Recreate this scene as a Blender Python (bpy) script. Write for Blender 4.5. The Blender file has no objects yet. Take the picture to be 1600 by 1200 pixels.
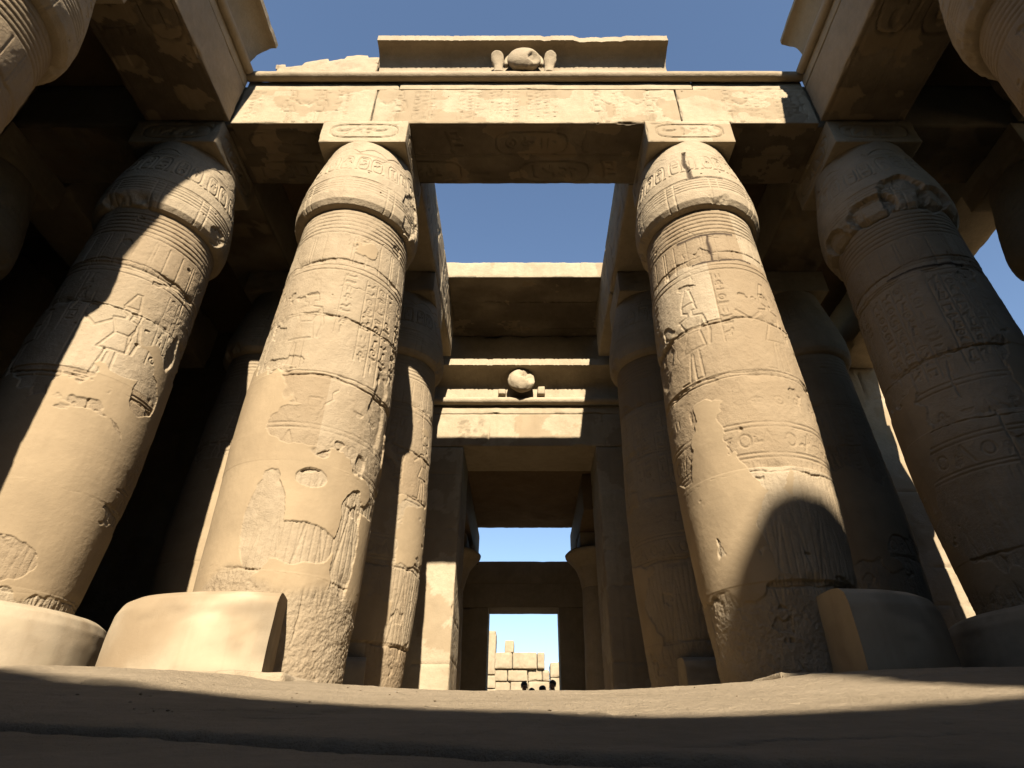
import bpy, math, random
import numpy as np
from mathutils import Vector
sc = bpy.context.scene
COL = sc.collection
PX = 930.0                      # focal length in pixels of a 1600 wide picture
PITCH = math.atan(610/930)
S = 0.75                        # layout units to metres (applied to everything at the end)
# ------------------------------------------------------------ camera
cam = bpy.data.objects.new('camera', bpy.data.cameras.new('camera')); COL.objects.link(cam)
cam.data.sensor_width = 36; cam.data.lens = PX/1600*36; cam.data.shift_x = -20/1600
cam.data.clip_start = 0.02; cam.data.clip_end = 3000
cam.location = (0, 0, 0); cam.rotation_euler = (math.pi/2+PITCH, 0, 0)
sc.camera = cam
# ------------------------------------------------------------ sun and sky
SX, SZ = 0.113, 0.72             # per unit of depth towards the viewer the light comes from SX to the right and SZ up
sund = Vector((SX, -1, SZ)).normalized()
elev = math.asin(sund.z)
w = bpy.data.worlds.new('World'); sc.world = w; w.use_nodes = True
nt = w.node_tree
sky = nt.nodes.new('ShaderNodeTexSky'); sky.sky_type = 'NISHITA'; sky.sun_disc = False
sky.sun_elevation = elev; sky.sun_rotation = math.atan2(sund.x, sund.y)
sky.air_density = 1.0; sky.dust_density = 0.25; sky.ozone_density = 1.2; sky.altitude = 80
bg = nt.nodes['Background']; bg.inputs['Strength'].default_value = 0.060
nt.links.new(sky.outputs[0], bg.inputs['Color'])
sun = bpy.data.objects.new('sun', bpy.data.lights.new('sun', 'SUN')); COL.objects.link(sun)
sun.data.energy = 5.0; sun.data.angle = math.radians(0.53); sun.data.color = (1.0, 0.91, 0.765)
sun.rotation_euler = sund.to_track_quat('Z', 'Y').to_euler()
sun.location = (5, -20, 30)
sc.view_settings.view_transform = 'Standard'; sc.view_settings.look = 'None'
sc.view_settings.exposure = 1.76; sc.view_settings.gamma = 1
sc.render.engine = 'CYCLES'
sc.cycles.max_bounces = 3; sc.cycles.diffuse_bounces = 1

# ------------------------------------------------------------ noise
rng = np.random.default_rng(7)
TAB = rng.random(4096).astype(np.float32)
def vnoise(x, y, z):
    xi = np.floor(x).astype(np.int64); yi = np.floor(y).astype(np.int64); zi = np.floor(z).astype(np.int64)
    fx = x-xi; fy = y-yi; fz = z-zi
    fx = fx*fx*(3-2*fx); fy = fy*fy*(3-2*fy); fz = fz*fz*(3-2*fz)
    def h(a, b, c): return TAB[(a*73856093 ^ b*19349663 ^ c*83492791) & 4095]
    r = 0
    for dx, wx in ((0, 1-fx), (1, fx)):
        for dy, wy in ((0, 1-fy), (1, fy)):
            for dz, wz in ((0, 1-fz), (1, fz)):
                r = r + h(xi+dx, yi+dy, zi+dz)*wx*wy*wz
    return r*2-1
def fbm(x, y, z, oc=4, g=0.5):
    a = 1.0; f = 1.0; t = 0; n = 0
    for i in range(oc):
        t = t + a*vnoise(x*f+i*17.3, y*f+i*9.1, z*f+i*31.7); n += a; a *= g; f *= 2.03
    return t/n
def sm(x, a, b):
    t = np.clip((x-a)/(b-a), 0, 1); return t*t*(3-2*t)

# ------------------------------------------------------------ relief pictures (height fields of carving, 1 cell = 0.01)
class Relief:
    def __init__(s, wdt, hgt, cell=0.01):
        s.c = cell; s.W = int(wdt/cell); s.H = int(hgt/cell)
        s.a = np.zeros((s.H, s.W), np.float32)
        s.p = np.zeros((s.H, s.W), np.float32)   # a second channel: patches / stains
    def _box(s, x0, y0, x1, y1, m):
        i0 = max(0, int((min(x0, x1)-m)/s.c)); i1 = min(s.W, int((max(x0, x1)+m)/s.c)+2)
        j0 = max(0, int((min(y0, y1)-m)/s.c)); j1 = min(s.H, int((max(y0, y1)+m)/s.c)+2)
        if i1 <= i0 or j1 <= j0: return None
        Y, X = np.mgrid[j0:j1, i0:i1]
        return (slice(j0, j1), slice(i0, i1)), X*s.c, Y*s.c
    def line(s, x0, y0, x1, y1, wd=0.008, d=0.02, ch='a'):
        b = s._box(x0, y0, x1, y1, wd*2+s.c)
        if b is None: return
        sl, X, Y = b; dx = x1-x0; dy = y1-y0; L = dx*dx+dy*dy+1e-9
        t = np.clip(((X-x0)*dx+(Y-y0)*dy)/L, 0, 1)
        q = np.hypot(X-x0-t*dx, Y-y0-t*dy)
        v = d*np.clip(1-(q-wd)/(s.c*1.1), 0, 1)
        A = getattr(s, ch); A[sl] = np.maximum(A[sl], v)
    def poly(s, pts, wd=0.008, d=0.02, closed=False, ch='a'):
        pts = list(pts)
        if closed: pts.append(pts[0])
        for a, b in zip(pts[:-1], pts[1:]): s.line(a[0], a[1], b[0], b[1], wd, d, ch)
    def disk(s, cx, cy, rx, ry, d=0.015, ch='a', half=0):
        b = s._box(cx-rx, cy-ry, cx+rx, cy+ry, s.c)
        if b is None: return
        sl, X, Y = b
        q = np.sqrt(((X-cx)/rx)**2+((Y-cy)/ry)**2)
        v = d*np.clip((1-q)*min(rx, ry)/s.c, 0, 1)
        if half > 0: v = v*(Y >= cy)
        if half < 0: v = v*(Y <= cy)
        A = getattr(s, ch); A[sl] = np.maximum(A[sl], v)
    def ring(s, cx, cy, rx, ry, wd=0.008, d=0.02):
        n = 16; P = [(cx+rx*math.cos(2*math.pi*k/n), cy+ry*math.sin(2*math.pi*k/n)) for k in range(n)]
        s.poly(P, wd, d, True)
    def glyph(s, x, y, g, k, R, d=0.02):
        # x,y lower left corner of a cell g wide; k the sign
        u = lambda a, b: (x+a*g, y+b*g)
        L = 0.035*g+0.004
        if k == 0: s.poly([u(0.05+0.1*i, 0.35+0.18*(i % 2)) for i in range(10)], L, d)
        elif k == 1: s.ring(*u(.5, .5), .32*g, .32*g, L, d); s.disk(*u(.5, .5), .12*g, .12*g, d)
        elif k == 2: s.disk(*u(.45, .6), .16*g, .38*g, d*.8); s.line(*u(.45, 0), *u(.45, .5), L, d)
        elif k == 3:
            s.disk(*u(.45, .45), .3*g, .17*g, d*.9); s.disk(*u(.75, .75), .13*g, .13*g, d); s.line(*u(.65, .5), *u(.75, .75), L*1.8, d)
            s.line(*u(.2, .4), *u(-.02, .2), L*1.5, d); s.line(*u(.42, .35), *u(.45, .0), L, d); s.line(*u(.55, .35), *u(.58, .0), L, d)
        elif k == 4: s.ring(*u(.5, .72), .15*g, .22*g, L, d); s.line(*u(.5, .5), *u(.5, 0), L*1.3, d); s.line(*u(.2, .45), *u(.8, .45), L*1.3, d)
        elif k == 5: s.disk(*u(.5, .3), .35*g, .4*g, d, half=1)
        elif k == 6: s.disk(*u(.5, .6), .45*g, .35*g, d, half=-1)
        elif k == 7: s.ring(*u(.5, .5), .42*g, .16*g, L, d); s.disk(*u(.5, .5), .1*g, .1*g, d); s.line(*u(.4, .35), *u(.3, .1), L, d)
        elif k == 8: s.poly([u(.1, .1), u(.1, .8), u(.85, .8), u(.85, .1), u(.6, .1)], L, d)
        elif k == 9: s.poly([u(0, .3), u(.25, .45), u(.45, .3), u(.65, .4), u(.85, .75), u(.95, .6)], L*1.2, d)
        elif k == 10: s.poly([u(.02, .5), u(.75, .5), u(.95, .62)], L*1.4, d); s.line(*u(.1, .5), *u(.1, .7), L, d)
        elif k == 11:
            s.disk(*u(.45, .85), .12*g, .12*g, d); s.poly([u(.45, .75), u(.35, .3), u(.75, .35), u(.7, .02), u(.25, .02), u(.35, .3)], L*1.2, d); s.line(*u(.45, .6), *u(.85, .6), L, d)
        elif k == 12: s.line(*u(.4, .0), *u(.5, .85), L, d); s.line(*u(.5, .85), *u(.75, .95), L, d); s.line(*u(.6, .0), *u(.3, .05), L, d)
        else: s.disk(*u(.3, .5), .1*g, .42*g, d); s.disk(*u(.7, .5), .1*g, .42*g, d)
    def column_text(s, x, y0, y1, g, R, d=0.02, frame=True):
        y = y1-g
        while y > y0:
            k = R.randrange(14)
            if k in (0, 6, 10, 5): s.glyph(x, y+g*.35, g, k, R, d); y -= g*.75
            else: s.glyph(x, y, g, k, R, d); y -= g*1.12
        if frame: s.line(x-g*.12, y0, x-g*.12, y1, 0.005, d*.8)
    def row_text(s, x0, x1, y, g, R, d=0.02):
        x = x0
        while x < x1-g:
            if R.random() < .3:
                s.glyph(x, y+g*.5, g*.5, R.randrange(14), R, d); s.glyph(x, y, g*.5, R.randrange(14), R, d); x += g*.65
            else: s.glyph(x, y, g, R.randrange(14), R, d); x += g*1.1
    def cartouche(s, x, y, wd, h, R, d=0.02):
        n = 24; P = []
        for k in range(n):
            a = 2*math.pi*k/n; cx = math.copysign(abs(math.cos(a))**.5, math.cos(a)); cy = math.copysign(abs(math.sin(a))**.6, math.sin(a))
            P.append((x+wd/2+wd/2*cx, y+h/2+h/2*cy))
        s.poly(P, 0.012, d, True)
        if h > wd:
            g = wd*.62; s.column_text(x+wd*.2, y+h*.08, y+h*.92, g, R, d, False)
            s.line(x-wd*.1, y-0.02, x+wd*1.1, y-0.02, .014, d)
        else: s.row_text(x+wd*.1, x+wd*.95, y+h*.2, h*.6, R, d)
    def figure(s, x, y, h, f, R, d=0.018):
        # standing robed figure in profile, facing f (+1/-1); outline only, as sunk carving
        u = lambda a, b: (x+f*a*h, y+b*h)
        W = 0.010
        s.poly([u(-.03, 0), u(-.02, .3), u(-.09, .32), u(-.06, .5), u(-.11, .66), u(-.02, .68), u(-.03, .74)], W, d)
        s.poly([u(.1, 0), u(.06, .3), u(.13, .3), u(.05, .5), u(.11, .66), u(.02, .68), u(.02, .72)], W, d)
        s.poly([u(-.03, 0), u(.04, 0), u(.04, .26)], W, d); s.poly([u(.1, 0), u(.19, 0)], W, d)
        s.poly([u(-.09, .32), u(.13, .3)], W, d); s.poly([u(-.06, .5), u(.05, .5)], W, d)
        s.poly([u(.02, .72), u(.07, .75), u(.06, .82), u(-.05, .83), u(-.07, .74), u(-.03, .74)], W, d)
        if R.random() < .6: s.poly([u(-.06, .82), u(-.03, 1.0), u(.01, 1.0), u(.07, .82)], W, d)
        else: s.ring(*u(0, .92), .07*h, .07*h, W, d)
        s.poly([u(.1, .63), u(.22, .52), u(.33, .62)], W*1.6, d); s.poly([u(-.11, .65), u(-.15, .48), u(-.13, .33)], W*1.4, d)
        if R.random() < .5: s.line(*u(.34, .05), *u(.34, .9), W*.8, d)
    def crack(s, x, y, L, ang, R, wd=0.008, d=0.04, ch='a', wob=.7):
        n = max(3, int(L/0.05)); a = ang
        for i in range(n):
            a = ang+R.uniform(-wob, wob); nx = x+math.cos(a)*0.05; ny = y+math.sin(a)*0.05
            ww = wd*R.uniform(.3, 1.3); s.line(x, y, nx, ny, ww, d*R.uniform(.6, 1), ch); x, y = nx, ny
    def get(s, x, y, ch='a', wrap=False):
        A = getattr(s, ch); u = x/s.c; v = np.clip(y/s.c, 0, s.H-1.01)
        u = np.mod(u, s.W-1.001) if wrap else np.clip(u, 0, s.W-1.01)
        i = u.astype(int); j = v.astype(int); fu = u-i; fv = v-j
        return (A[j, i]*(1-fu)+A[j, i+1]*fu)*(1-fv)+(A[j+1, i]*(1-fu)+A[j+1, i+1]*fu)*fv

# ------------------------------------------------------------ materials
def stone(name, base, plaster, rough=0.92, bump=0.5, scale=1.0, streak=0.25, joints=None):
    m = bpy.data.materials.new(name); m.use_nodes = True; t = m.node_tree; N = t.nodes; L = t.links
    b = N['Principled BSDF']; b.inputs['Roughness'].default_value = rough
    b.inputs['Specular IOR Level'].default_value = 0.15
    tc = N.new('ShaderNodeTexCoord'); oi = N.new('ShaderNodeObjectInfo')
    off = N.new('ShaderNodeVectorMath'); off.operation = 'SCALE'; L.new(oi.outputs['Random'], off.inputs['Scale']); off.inputs[0].default_value = (37, 53, 71)
    add = N.new('ShaderNodeVectorMath'); add.operation = 'ADD'; L.new(tc.outputs['Object'], add.inputs[0]); L.new(off.outputs[0], add.inputs[1])
    co = add.outputs[0]
    def noise(sc_, det=5, rg=.6, vec=co, dist=0.0):
        n = N.new('ShaderNodeTexNoise'); n.inputs['Scale'].default_value = sc_*scale; n.inputs['Detail'].default_value = det
        n.inputs['Roughness'].default_value = rg; n.inputs['Distortion'].default_value = dist; L.new(vec, n.inputs['Vector']); return n.outputs['Fac']
    def ramp(f, lo, hi, c0, c1):
        r = N.new('ShaderNodeValToRGB'); r.color_ramp.elements[0].position = lo; r.color_ramp.elements[1].position = hi
        r.color_ramp.elements[0].color = (*c0, 1); r.color_ramp.elements[1].color = (*c1, 1); L.new(f, r.inputs[0]); return r.outputs[0]
    def mix(f, a, b_, typ='MIX', fac=None):
        x = N.new('ShaderNodeMixRGB'); x.blend_type = typ
        if f is not None: L.new(f, x.inputs[0])
        else: x.inputs[0].default_value = fac
        for i, q in ((1, a), (2, b_)):
            if isinstance(q, tuple): x.inputs[i].default_value = (*q, 1)
            else: L.new(q, x.inputs[i])
        return x.outputs[0]
    dk = tuple(c*.72 for c in base); lt = (min(1, base[0]*1.16), min(1, base[1]*1.18), min(1, base[2]*1.24))
    c = ramp(noise(.9, 8, .62, dist=.4), .3, .7, dk, lt)
    c2 = ramp(noise(5.0, 6, .7), .35, .68, tuple(q*.8 for q in base), tuple(min(1, q*1.12) for q in base))
    c = mix(None, c, c2, 'MIX', .45)
    a1 = N.new('ShaderNodeAttribute'); a1.attribute_name = 'plaster'
    pl = mix(None, plaster, ramp(noise(1.6, 6, .6), .3, .72, tuple(q*.78 for q in plaster), tuple(min(1, q*1.1) for q in plaster)), 'MIX', .8)
    c = mix(a1.outputs['Fac'], c, pl)
    # vertical run-off streaks
    mp = N.new('ShaderNodeMapping'); mp.inputs['Scale'].default_value = (3.2, 3.2, .22); L.new(co, mp.inputs['Vector'])
    stf = ramp(noise(1.0, 5, .6, mp.outputs[0]), .52, .75, (0, 0, 0), (1, 1, 1))
    k = N.new('ShaderNodeMath'); k.operation = 'MULTIPLY'; L.new(stf, k.inputs[0]); k.inputs[1].default_value = streak
    c = mix(k.outputs[0], c, tuple(q*f for q, f in zip(base, (.62, .55, .48))))
    sp = ramp(noise(22, 3, .8), .66, .74, (0, 0, 0), (1, 1, 1))
    k2 = N.new('ShaderNodeMath'); k2.operation = 'MULTIPLY'; L.new(sp, k2.inputs[0]); k2.inputs[1].default_value = .35
    c = mix(k2.outputs[0], c, tuple(q*.5 for q in base))
    a3 = N.new('ShaderNodeAttribute'); a3.attribute_name = 'tone'
    c = mix(a3.outputs['Fac'], c, tuple(q*f for q, f in zip(base, (.66, .60, .54))))
    a2 = N.new('ShaderNodeAttribute'); a2.attribute_name = 'stain'
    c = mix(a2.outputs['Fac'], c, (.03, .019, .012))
    L.new(c, b.inputs['Base Color'])
    n1 = noise(9, 8, .7); n2 = noise(60, 4, .6)
    ad = N.new('ShaderNodeMath'); ad.operation = 'MULTIPLY_ADD'; L.new(n2, ad.inputs[0]); ad.inputs[1].default_value = .35; L.new(n1, ad.inputs[2])
    bp = N.new('ShaderNodeBump'); bp.inputs['Strength'].default_value = bump; bp.inputs['Distance'].default_value = .035
    bs = N.new('ShaderNodeMath'); bs.operation = 'MULTIPLY_ADD'; L.new(a1.outputs['Fac'], bs.inputs[0]); bs.inputs[1].default_value = -.72*bump; bs.inputs[2].default_value = bump; L.new(bs.outputs[0], bp.inputs['Strength'])
    L.new(ad.outputs[0], bp.inputs['Height']); L.new(bp.outputs[0], b.inputs['Normal'])
    return m
BASE = (.262, .204, .132)
PLAS = (.243, .180, .108)
M_ST = stone('sandstone', BASE, PLAS)
M_BEAM = stone('beam_sandstone', (.285, .226, .146), (.215, .160, .098), streak=.3)
M_PALE = stone('pale_restored_stone', (.265, .208, .136), (.295, .235, .155), bump=.12, streak=.35, rough=.8)
M_DARK = stone('shade_darkened_sandstone', (.125, .083, .045), (.17, .12, .07))  # ceiling and hall stone, with deep shade put into its base colour
M_GRD = stone('paving_sandstone', (.235, .182, .118), (.28, .22, .145), bump=.8, scale=2.2, streak=0)
M_FAR = stone('far_masonry', (.245, .195, .125), (.19, .145, .09))

# ------------------------------------------------------------ mesh helpers
def mesh_obj(name, V, F, mat, parent=None, attrs=None, smooth=True, sharp=None, loc=(0, 0, 0)):
    me = bpy.data.meshes.new(name)
    V = np.asarray(V, np.float32).reshape(-1, 3)
    quads = F if isinstance(F, list) else [F]
    tot = []; ls = []; st = 0
    for q in quads:
        q = np.asarray(q, np.int32)
        tot.append(q.ravel()); ls.append(st+np.arange(len(q))*q.shape[1]); st += q.size
    li = np.concatenate(tot); ls = np.concatenate(ls).astype(np.int32)
    me.vertices.add(len(V)); me.vertices.foreach_set('co', V.ravel())
    me.loops.add(len(li)); me.loops.foreach_set('vertex_index', li)
    me.polygons.add(len(ls)); me.polygons.foreach_set('loop_start', ls)
    me.update(calc_edges=True); me.validate()
    me.polygons.foreach_set('use_smooth', np.full(len(me.polygons), smooth))
    if sharp: me.set_sharp_from_angle(angle=math.radians(sharp))
    for k, v in (attrs or {}).items():
        at = me.attributes.new(k, 'FLOAT', 'POINT'); at.data.foreach_set('value', np.asarray(v, np.float32).ravel())
    me.materials.append(mat)
    o = bpy.data.objects.new(name, me); COL.objects.link(o); o.location = loc
    if parent: o.parent = parent
    return o
def tag(o, label=None, cat=None, group=None, kind=None):
    if label: o['label'] = label
    if cat: o['category'] = cat
    if group: o['group'] = group
    if kind: o['kind'] = kind
    elif label: o['kind'] = 'thing'
    return o
def thing(name, loc, label, cat, group=None):
    o = bpy.data.objects.new(name, None); COL.objects.link(o); o.location = loc
    o.empty_display_size = .3
    return tag(o, label, cat, group)
def gridfaces(nr, nc, wrap):
    i = np.arange(nr-1)[:, None]; j = np.arange(nc if wrap else nc-1)[None, :]
    a = i*nc+j; b = i*nc+(j+1) % nc
    return np.stack([a, b, b+nc, a+nc], -1).reshape(-1, 4)
def add_attr(me, n, v):
    pass

def block(name, x0, x1, y0, y1, z0, z1, mat=None, res=.08, amp=.012, wear=.05, wearw=.14, parent=None, seed=0,
          front=None, under=None, side=None, taper=None, rag_top=0.0, rag_ends=(0, 0), coarse=None):
    """a dressed stone with worn arrises; front/under/side = Relief carved into the -Y / -Z / +-X face"""
    mat = mat or M_ST
    nx, ny, nz = [max(1, int(round((b-a)/res))) for a, b in ((x0, x1), (y0, y1), (z0, z1))]
    idx = -np.ones((nx+1, ny+1, nz+1), np.int64)
    I, J, K = np.meshgrid(np.arange(nx+1), np.arange(ny+1), np.arange(nz+1), indexing='ij')
    on = (I == 0) | (I == nx) | (J == 0) | (J == ny) | (K == 0) | (K == nz)
    n = int(on.sum()); idx[on] = np.arange(n)
    i, j, k = I[on], J[on], K[on]
    x = x0+(x1-x0)*i/nx; y = y0+(y1-y0)*j/ny; z = z0+(z1-z0)*k/nz
    F = []
    def q(A, flip):
        a = A[:-1, :-1].ravel(); b = A[1:, :-1].ravel(); c = A[1:, 1:].ravel(); d = A[:-1, 1:].ravel()
        F.append(np.stack([a, d, c, b] if flip else [a, b, c, d], 1))
    q(idx[:, 0, :], False); q(idx[:, ny, :], True); q(idx[0], True); q(idx[nx], False); q(idx[:, :, 0], True); q(idx[:, :, nz], False)
    D = np.stack([x-x0, x1-x, y-y0, y1-y, z-z0, z1-z], 1)
    e = np.sort(D, 1)[:, 1]
    so = seed*13.7
    nz_ = fbm(x*1.7+so, y*1.7, z*1.7, 4); nf = fbm(x*5+so, y*5+3, z*5, 3)
    kk = np.clip(1-e/wearw, 0, 1)**2
    chip = wear*(.35+.9*np.clip(nz_*1.5+nf*.8, 0, 1.5))+wear*2.5*np.clip(nz_-.38, 0, 1)*3
    cl = np.clip(1-D/wearw, 0, 1)
    P = np.stack([x, y, z], 1)
    inn = np.stack([cl[:, 0]-cl[:, 1], cl[:, 2]-cl[:, 3], cl[:, 4]-cl[:, 5]], 1)
    P = P+inn*(kk*chip)[:, None]
    nrm = np.stack([(i == nx)*1.-(i == 0), (j == ny)*1.-(j == 0), (k == nz)*1.-(k == 0)], 1)
    nrm /= np.linalg.norm(nrm, axis=1)[:, None]
    disp = amp*(nz_+.5*nf)
    pl = np.zeros(n); stn_shade = np.zeros(n)
    if front is not None:
        m = (j == 0); disp = disp-m*front.get(x-x0, z-z0); stn_shade = np.maximum(stn_shade, m*np.clip(front.get(x-x0, z-z0, 'p'), 0, 1))
        pl = np.maximum(pl, m*(fbm(x*1.1+so, z*1.3, y, 4) > .12)*.8)
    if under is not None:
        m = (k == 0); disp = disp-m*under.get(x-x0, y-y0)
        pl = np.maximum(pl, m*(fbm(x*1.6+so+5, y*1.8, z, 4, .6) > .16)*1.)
        under_dark = .55+.5*fbm(x*.8+so, y*1.2, z*0+2, 4)  # undersides: old dark pigment, deepened by shade put into the colour
        stn_shade = np.maximum(stn_shade, m*np.clip(under_dark, .2, .7)*(1-.75*pl))
    if side is not None:
        m = (i == 0) | (i == nx); disp = disp-m*side.get(y-y0, z-z0)
        pl = np.maximum(pl, m*(fbm(x, y*1.1+so, z*1.3, 4) > .12)*.8)
    P = P+nrm*disp[:, None]
    if rag_top: P[:, 2] -= (k == nz)*rag_top*np.clip(.5+fbm(x*1.3+so, y*1.3, z*0, 4)*1.6, 0, 1.3)
    if rag_ends[0]: P[:, 0] += np.clip(1-(x-x0)/(rag_ends[0]*2), 0, 1)*rag_ends[0]*(.5+fbm(y*2+so, z*2, z*0, 3))
    if rag_ends[1]: P[:, 0] -= np.clip(1-(x1-x)/(rag_ends[1]*2), 0, 1)*rag_ends[1]*(.5+fbm(y*2+so, z*2, z*0, 3))
    if taper:  # lean of the faces: x += taper*(z-z0) etc.
        P = taper(P)
    tn = np.clip(.35*fbm(x*.9+so, y*.9, z*.9, 4)+.25*fbm(x*3+so, y*3, z*3, 3), 0, .6)
    return mesh_obj(name, P, F, mat, parent, {'plaster': pl, 'stain': stn_shade, 'tone': tn}, sharp=38)

def sweep(name, prof, a0, a1, axis, mat, parent=None, res=.08, amp=.012, seed=0, lip=None, rag0=0, rag1=0, flute=0, chipd=.06):
    """closed profile [(out, up)...] swept along X (axis 'x': out = -Y) or along Y (axis 'l'/'r': out = +X / -X)"""
    P = []
    for (a, b), (c, d) in zip(prof, prof[1:]+prof[:1]):
        n = max(1, int(math.hypot(c-a, d-b)/res))
        for t in range(n): P.append((a+(c-a)*t/n, b+(d-b)*t/n))
    P = np.array(P); M = len(P); N = max(2, int(abs(a1-a0)/res)+1)
    T = np.linspace(a0, a1, N)[:, None]*np.ones(M)[None]
    O = np.ones(N)[:, None]*P[None, :, 0]; U = np.ones(N)[:, None]*P[None, :, 1]
    c = P.mean(0); so = seed*7.7
    nn = fbm(T*1.6+so, O*2, U*2, 4)
    g = 1+0*T
    vo = O-c[0]; vu = U-c[1]; L = np.hypot(vo, vu)+1e-6
    dd = amp*nn
    if flute: dd = dd-flute*(np.abs(np.sin(T*math.pi/.11)) < .25)*(nn > -.5)
    O = O+vo/L*dd; U = U+vu/L*dd
    if lip is not None:      # chips on the projecting lip: pull points beyond 'lip' back
        ch = np.clip(fbm(T*1.9+so, T*0, T*0+2, 4)*2.2-.5, 0, 1)
        far = np.clip((O-lip)/max(1e-3, P[:, 0].max()-lip), 0, 1)
        O = O-far*ch*chipd; U = U-(np.clip((U-(P[:, 1].max()-.35))/.35, 0, 1))*ch*chipd*.8*far
    if rag0: T = T+np.clip(1-(T-a0)/(rag0*2), 0, 1)*rag0*(.5+fbm(O*2.5+so, U*2.5, O*0, 3))
    if rag1: T = T-np.clip(1-(a1-T)/(rag1*2), 0, 1)*rag1*(.5+fbm(O*2.5+so, U*2.5+4, O*0, 3))
    if axis == 'x': V = np.stack([T, -O, U], -1)
    elif axis == 'l': V = np.stack([O, T, U], -1)
    else: V = np.stack([-O, T, U], -1)
    F = gridfaces(N, M, True)
    V = V.reshape(-1, 3)
    caps = [np.arange(M)[None, ::-1], (np.arange(M)+(N-1)*M)[None]]
    if axis == 'l': F = F[:, ::-1]; caps = [c_[:, ::-1] for c_ in caps]
    if axis == 'x': F = F[:, ::-1]; caps = [c_[:, ::-1] for c_ in caps]
    return mesh_obj(name, V, [F]+caps, mat, parent, {'plaster': np.zeros(len(V)), 'stain': np.zeros(len(V))}, sharp=45)

# ------------------------------------------------------------ levels
FL = .62        # portico floor above the eye
RIM = 8.3       # lower rim of the bud capitals
ABZ = 10.36     # underside of the abacus
ARZ = 11.06     # underside of the architraves
ATZ = 12.28     # top of the architrave
TOZ = 12.62     # torus
CTZ = 13.78     # top of the cornice

# ------------------------------------------------------------ ground: one sheet, sloping up to the portico
def ground():
    def ax(cuts):
        out = []
        for a, b, n in cuts: out += list(np.linspace(a, b, n, endpoint=False))
        return np.array(out+[cuts[-1][1]])
    xs = ax([(-600, -30, 12), (-30, -8, 22), (-8, -4, 40), (-4, 4, 520), (4, 8, 40), (8, 30, 22), (30, 600, 12)])
    ys = ax([(-400, -24, 10), (-24, -1, 24), (-1, .8, 30), (.8, 3.4, 420), (3.4, 7, 260), (7, 12, 40), (12, 30, 20), (30, 900, 20)])
    X, Y = np.meshgrid(xs, ys)
    slope = .1254*(1+.27*sm(np.abs(X), .4, 3.4))
    Z = -.12+slope*Y
    # left terrace slab, a low worn step beside the ramp
    top = FL-.012*Y*0
    Z = np.minimum(Z, top-.0)
    Z = np.maximum(Z, -.42)
    near = sm(Y, 9, 5)*sm(Y, -2, 0)
    Z += near*(.008*fbm(X*.9, Y*.9, X*0, 4)+.006*fbm(X*5, Y*5, X*0+4, 4))*sm(Y, .3, 1.5)
    Z += near*(.0030*fbm(X*26, Y*26, X*0, 3, .7)+.0035*np.abs(fbm(X*4, Y*9, X*0+8, 5, .6)))
    step = sm(X+.12*fbm(Y*2.5, X, X*0+7, 4), -1.95, -2.25)*sm(Y+.25*fbm(X*2.3, Y*2, X*0+1, 4), 3.5, 3.62)
    Z += .022*step*(Y < 12)
    step2 = sm(X+.1*fbm(Y*2.5, X, X*0+9, 4), 1.9, 2.2)*sm(Y+.2*fbm(X*2.3, Y*2, X*0+5, 4), 4.0, 4.12)
    Z += .018*step2*(Y < 12)
    # open joint running across the ramp close to the eye, the nearer slab a little lower
    gx = np.array([-3, -1.4, -.9, -.4, -.1, .1, .3, .45, .9, 3]); gy = np.array([1.95, 1.74, 1.62, 1.43, 1.3, 1.21, 1.14, 1.06, .93, .8])
    g = np.interp(X, gx, gy)+.025*fbm(X*3.5, X*0, X*0+3, 4)
    wd = .035+.018*fbm(X*2.7, X*0+2, X*0, 3)+.01*fbm(X*19, X*0+2, X*0, 3)
    q = (Y-g)/wd
    Z -= .07*np.exp(-np.abs(q)**2.5)*(X > -3)*(X < 3)
    Z -= .010*sm(Y, g, g-.05)*sm(Y, -.5, .2)
    # short cracks
    R = random.Random(5)
    st = np.exp(-np.abs(q)**2)*.75  # crease also darkened: shade put into the colour of the joint
    for (x, y, L, a) in ((-1.35, 2.35, .9, -.12), (.55, 1.42, .5, .3), (.25, 1.3, .4, .35), (.9, 1.55, .5, .05), (-.9, 2.1, .3, .1), (.35, 2.9, .45, 0.05), (1.4, 2.1, .4, .0)):
        px, py = x, y
        for i in range(int(L/.04)):
            aa = a+R.uniform(-.5, .5); px += math.cos(aa)*.04; py += math.sin(aa)*.04
            d2 = ((X-px)/.028)**2+((Y-py)/.010)**2
            ev = np.exp(-d2); Z -= .012*ev; st = np.maximum(st, .35*ev)
    pits = np.clip(fbm(X*9, Y*9, X*0+11, 3)-.5, 0, 1); Z -= near*pits*.03
    V = np.stack([X, Y, Z], -1)
    o = mesh_obj('ground', V.reshape(-1, 3), gridfaces(len(ys), len(xs), False), M_GRD, None, {'plaster': np.zeros(X.size), 'stain': st}, sharp=None)
    tag(o, kind='structure')
ground()

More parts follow.
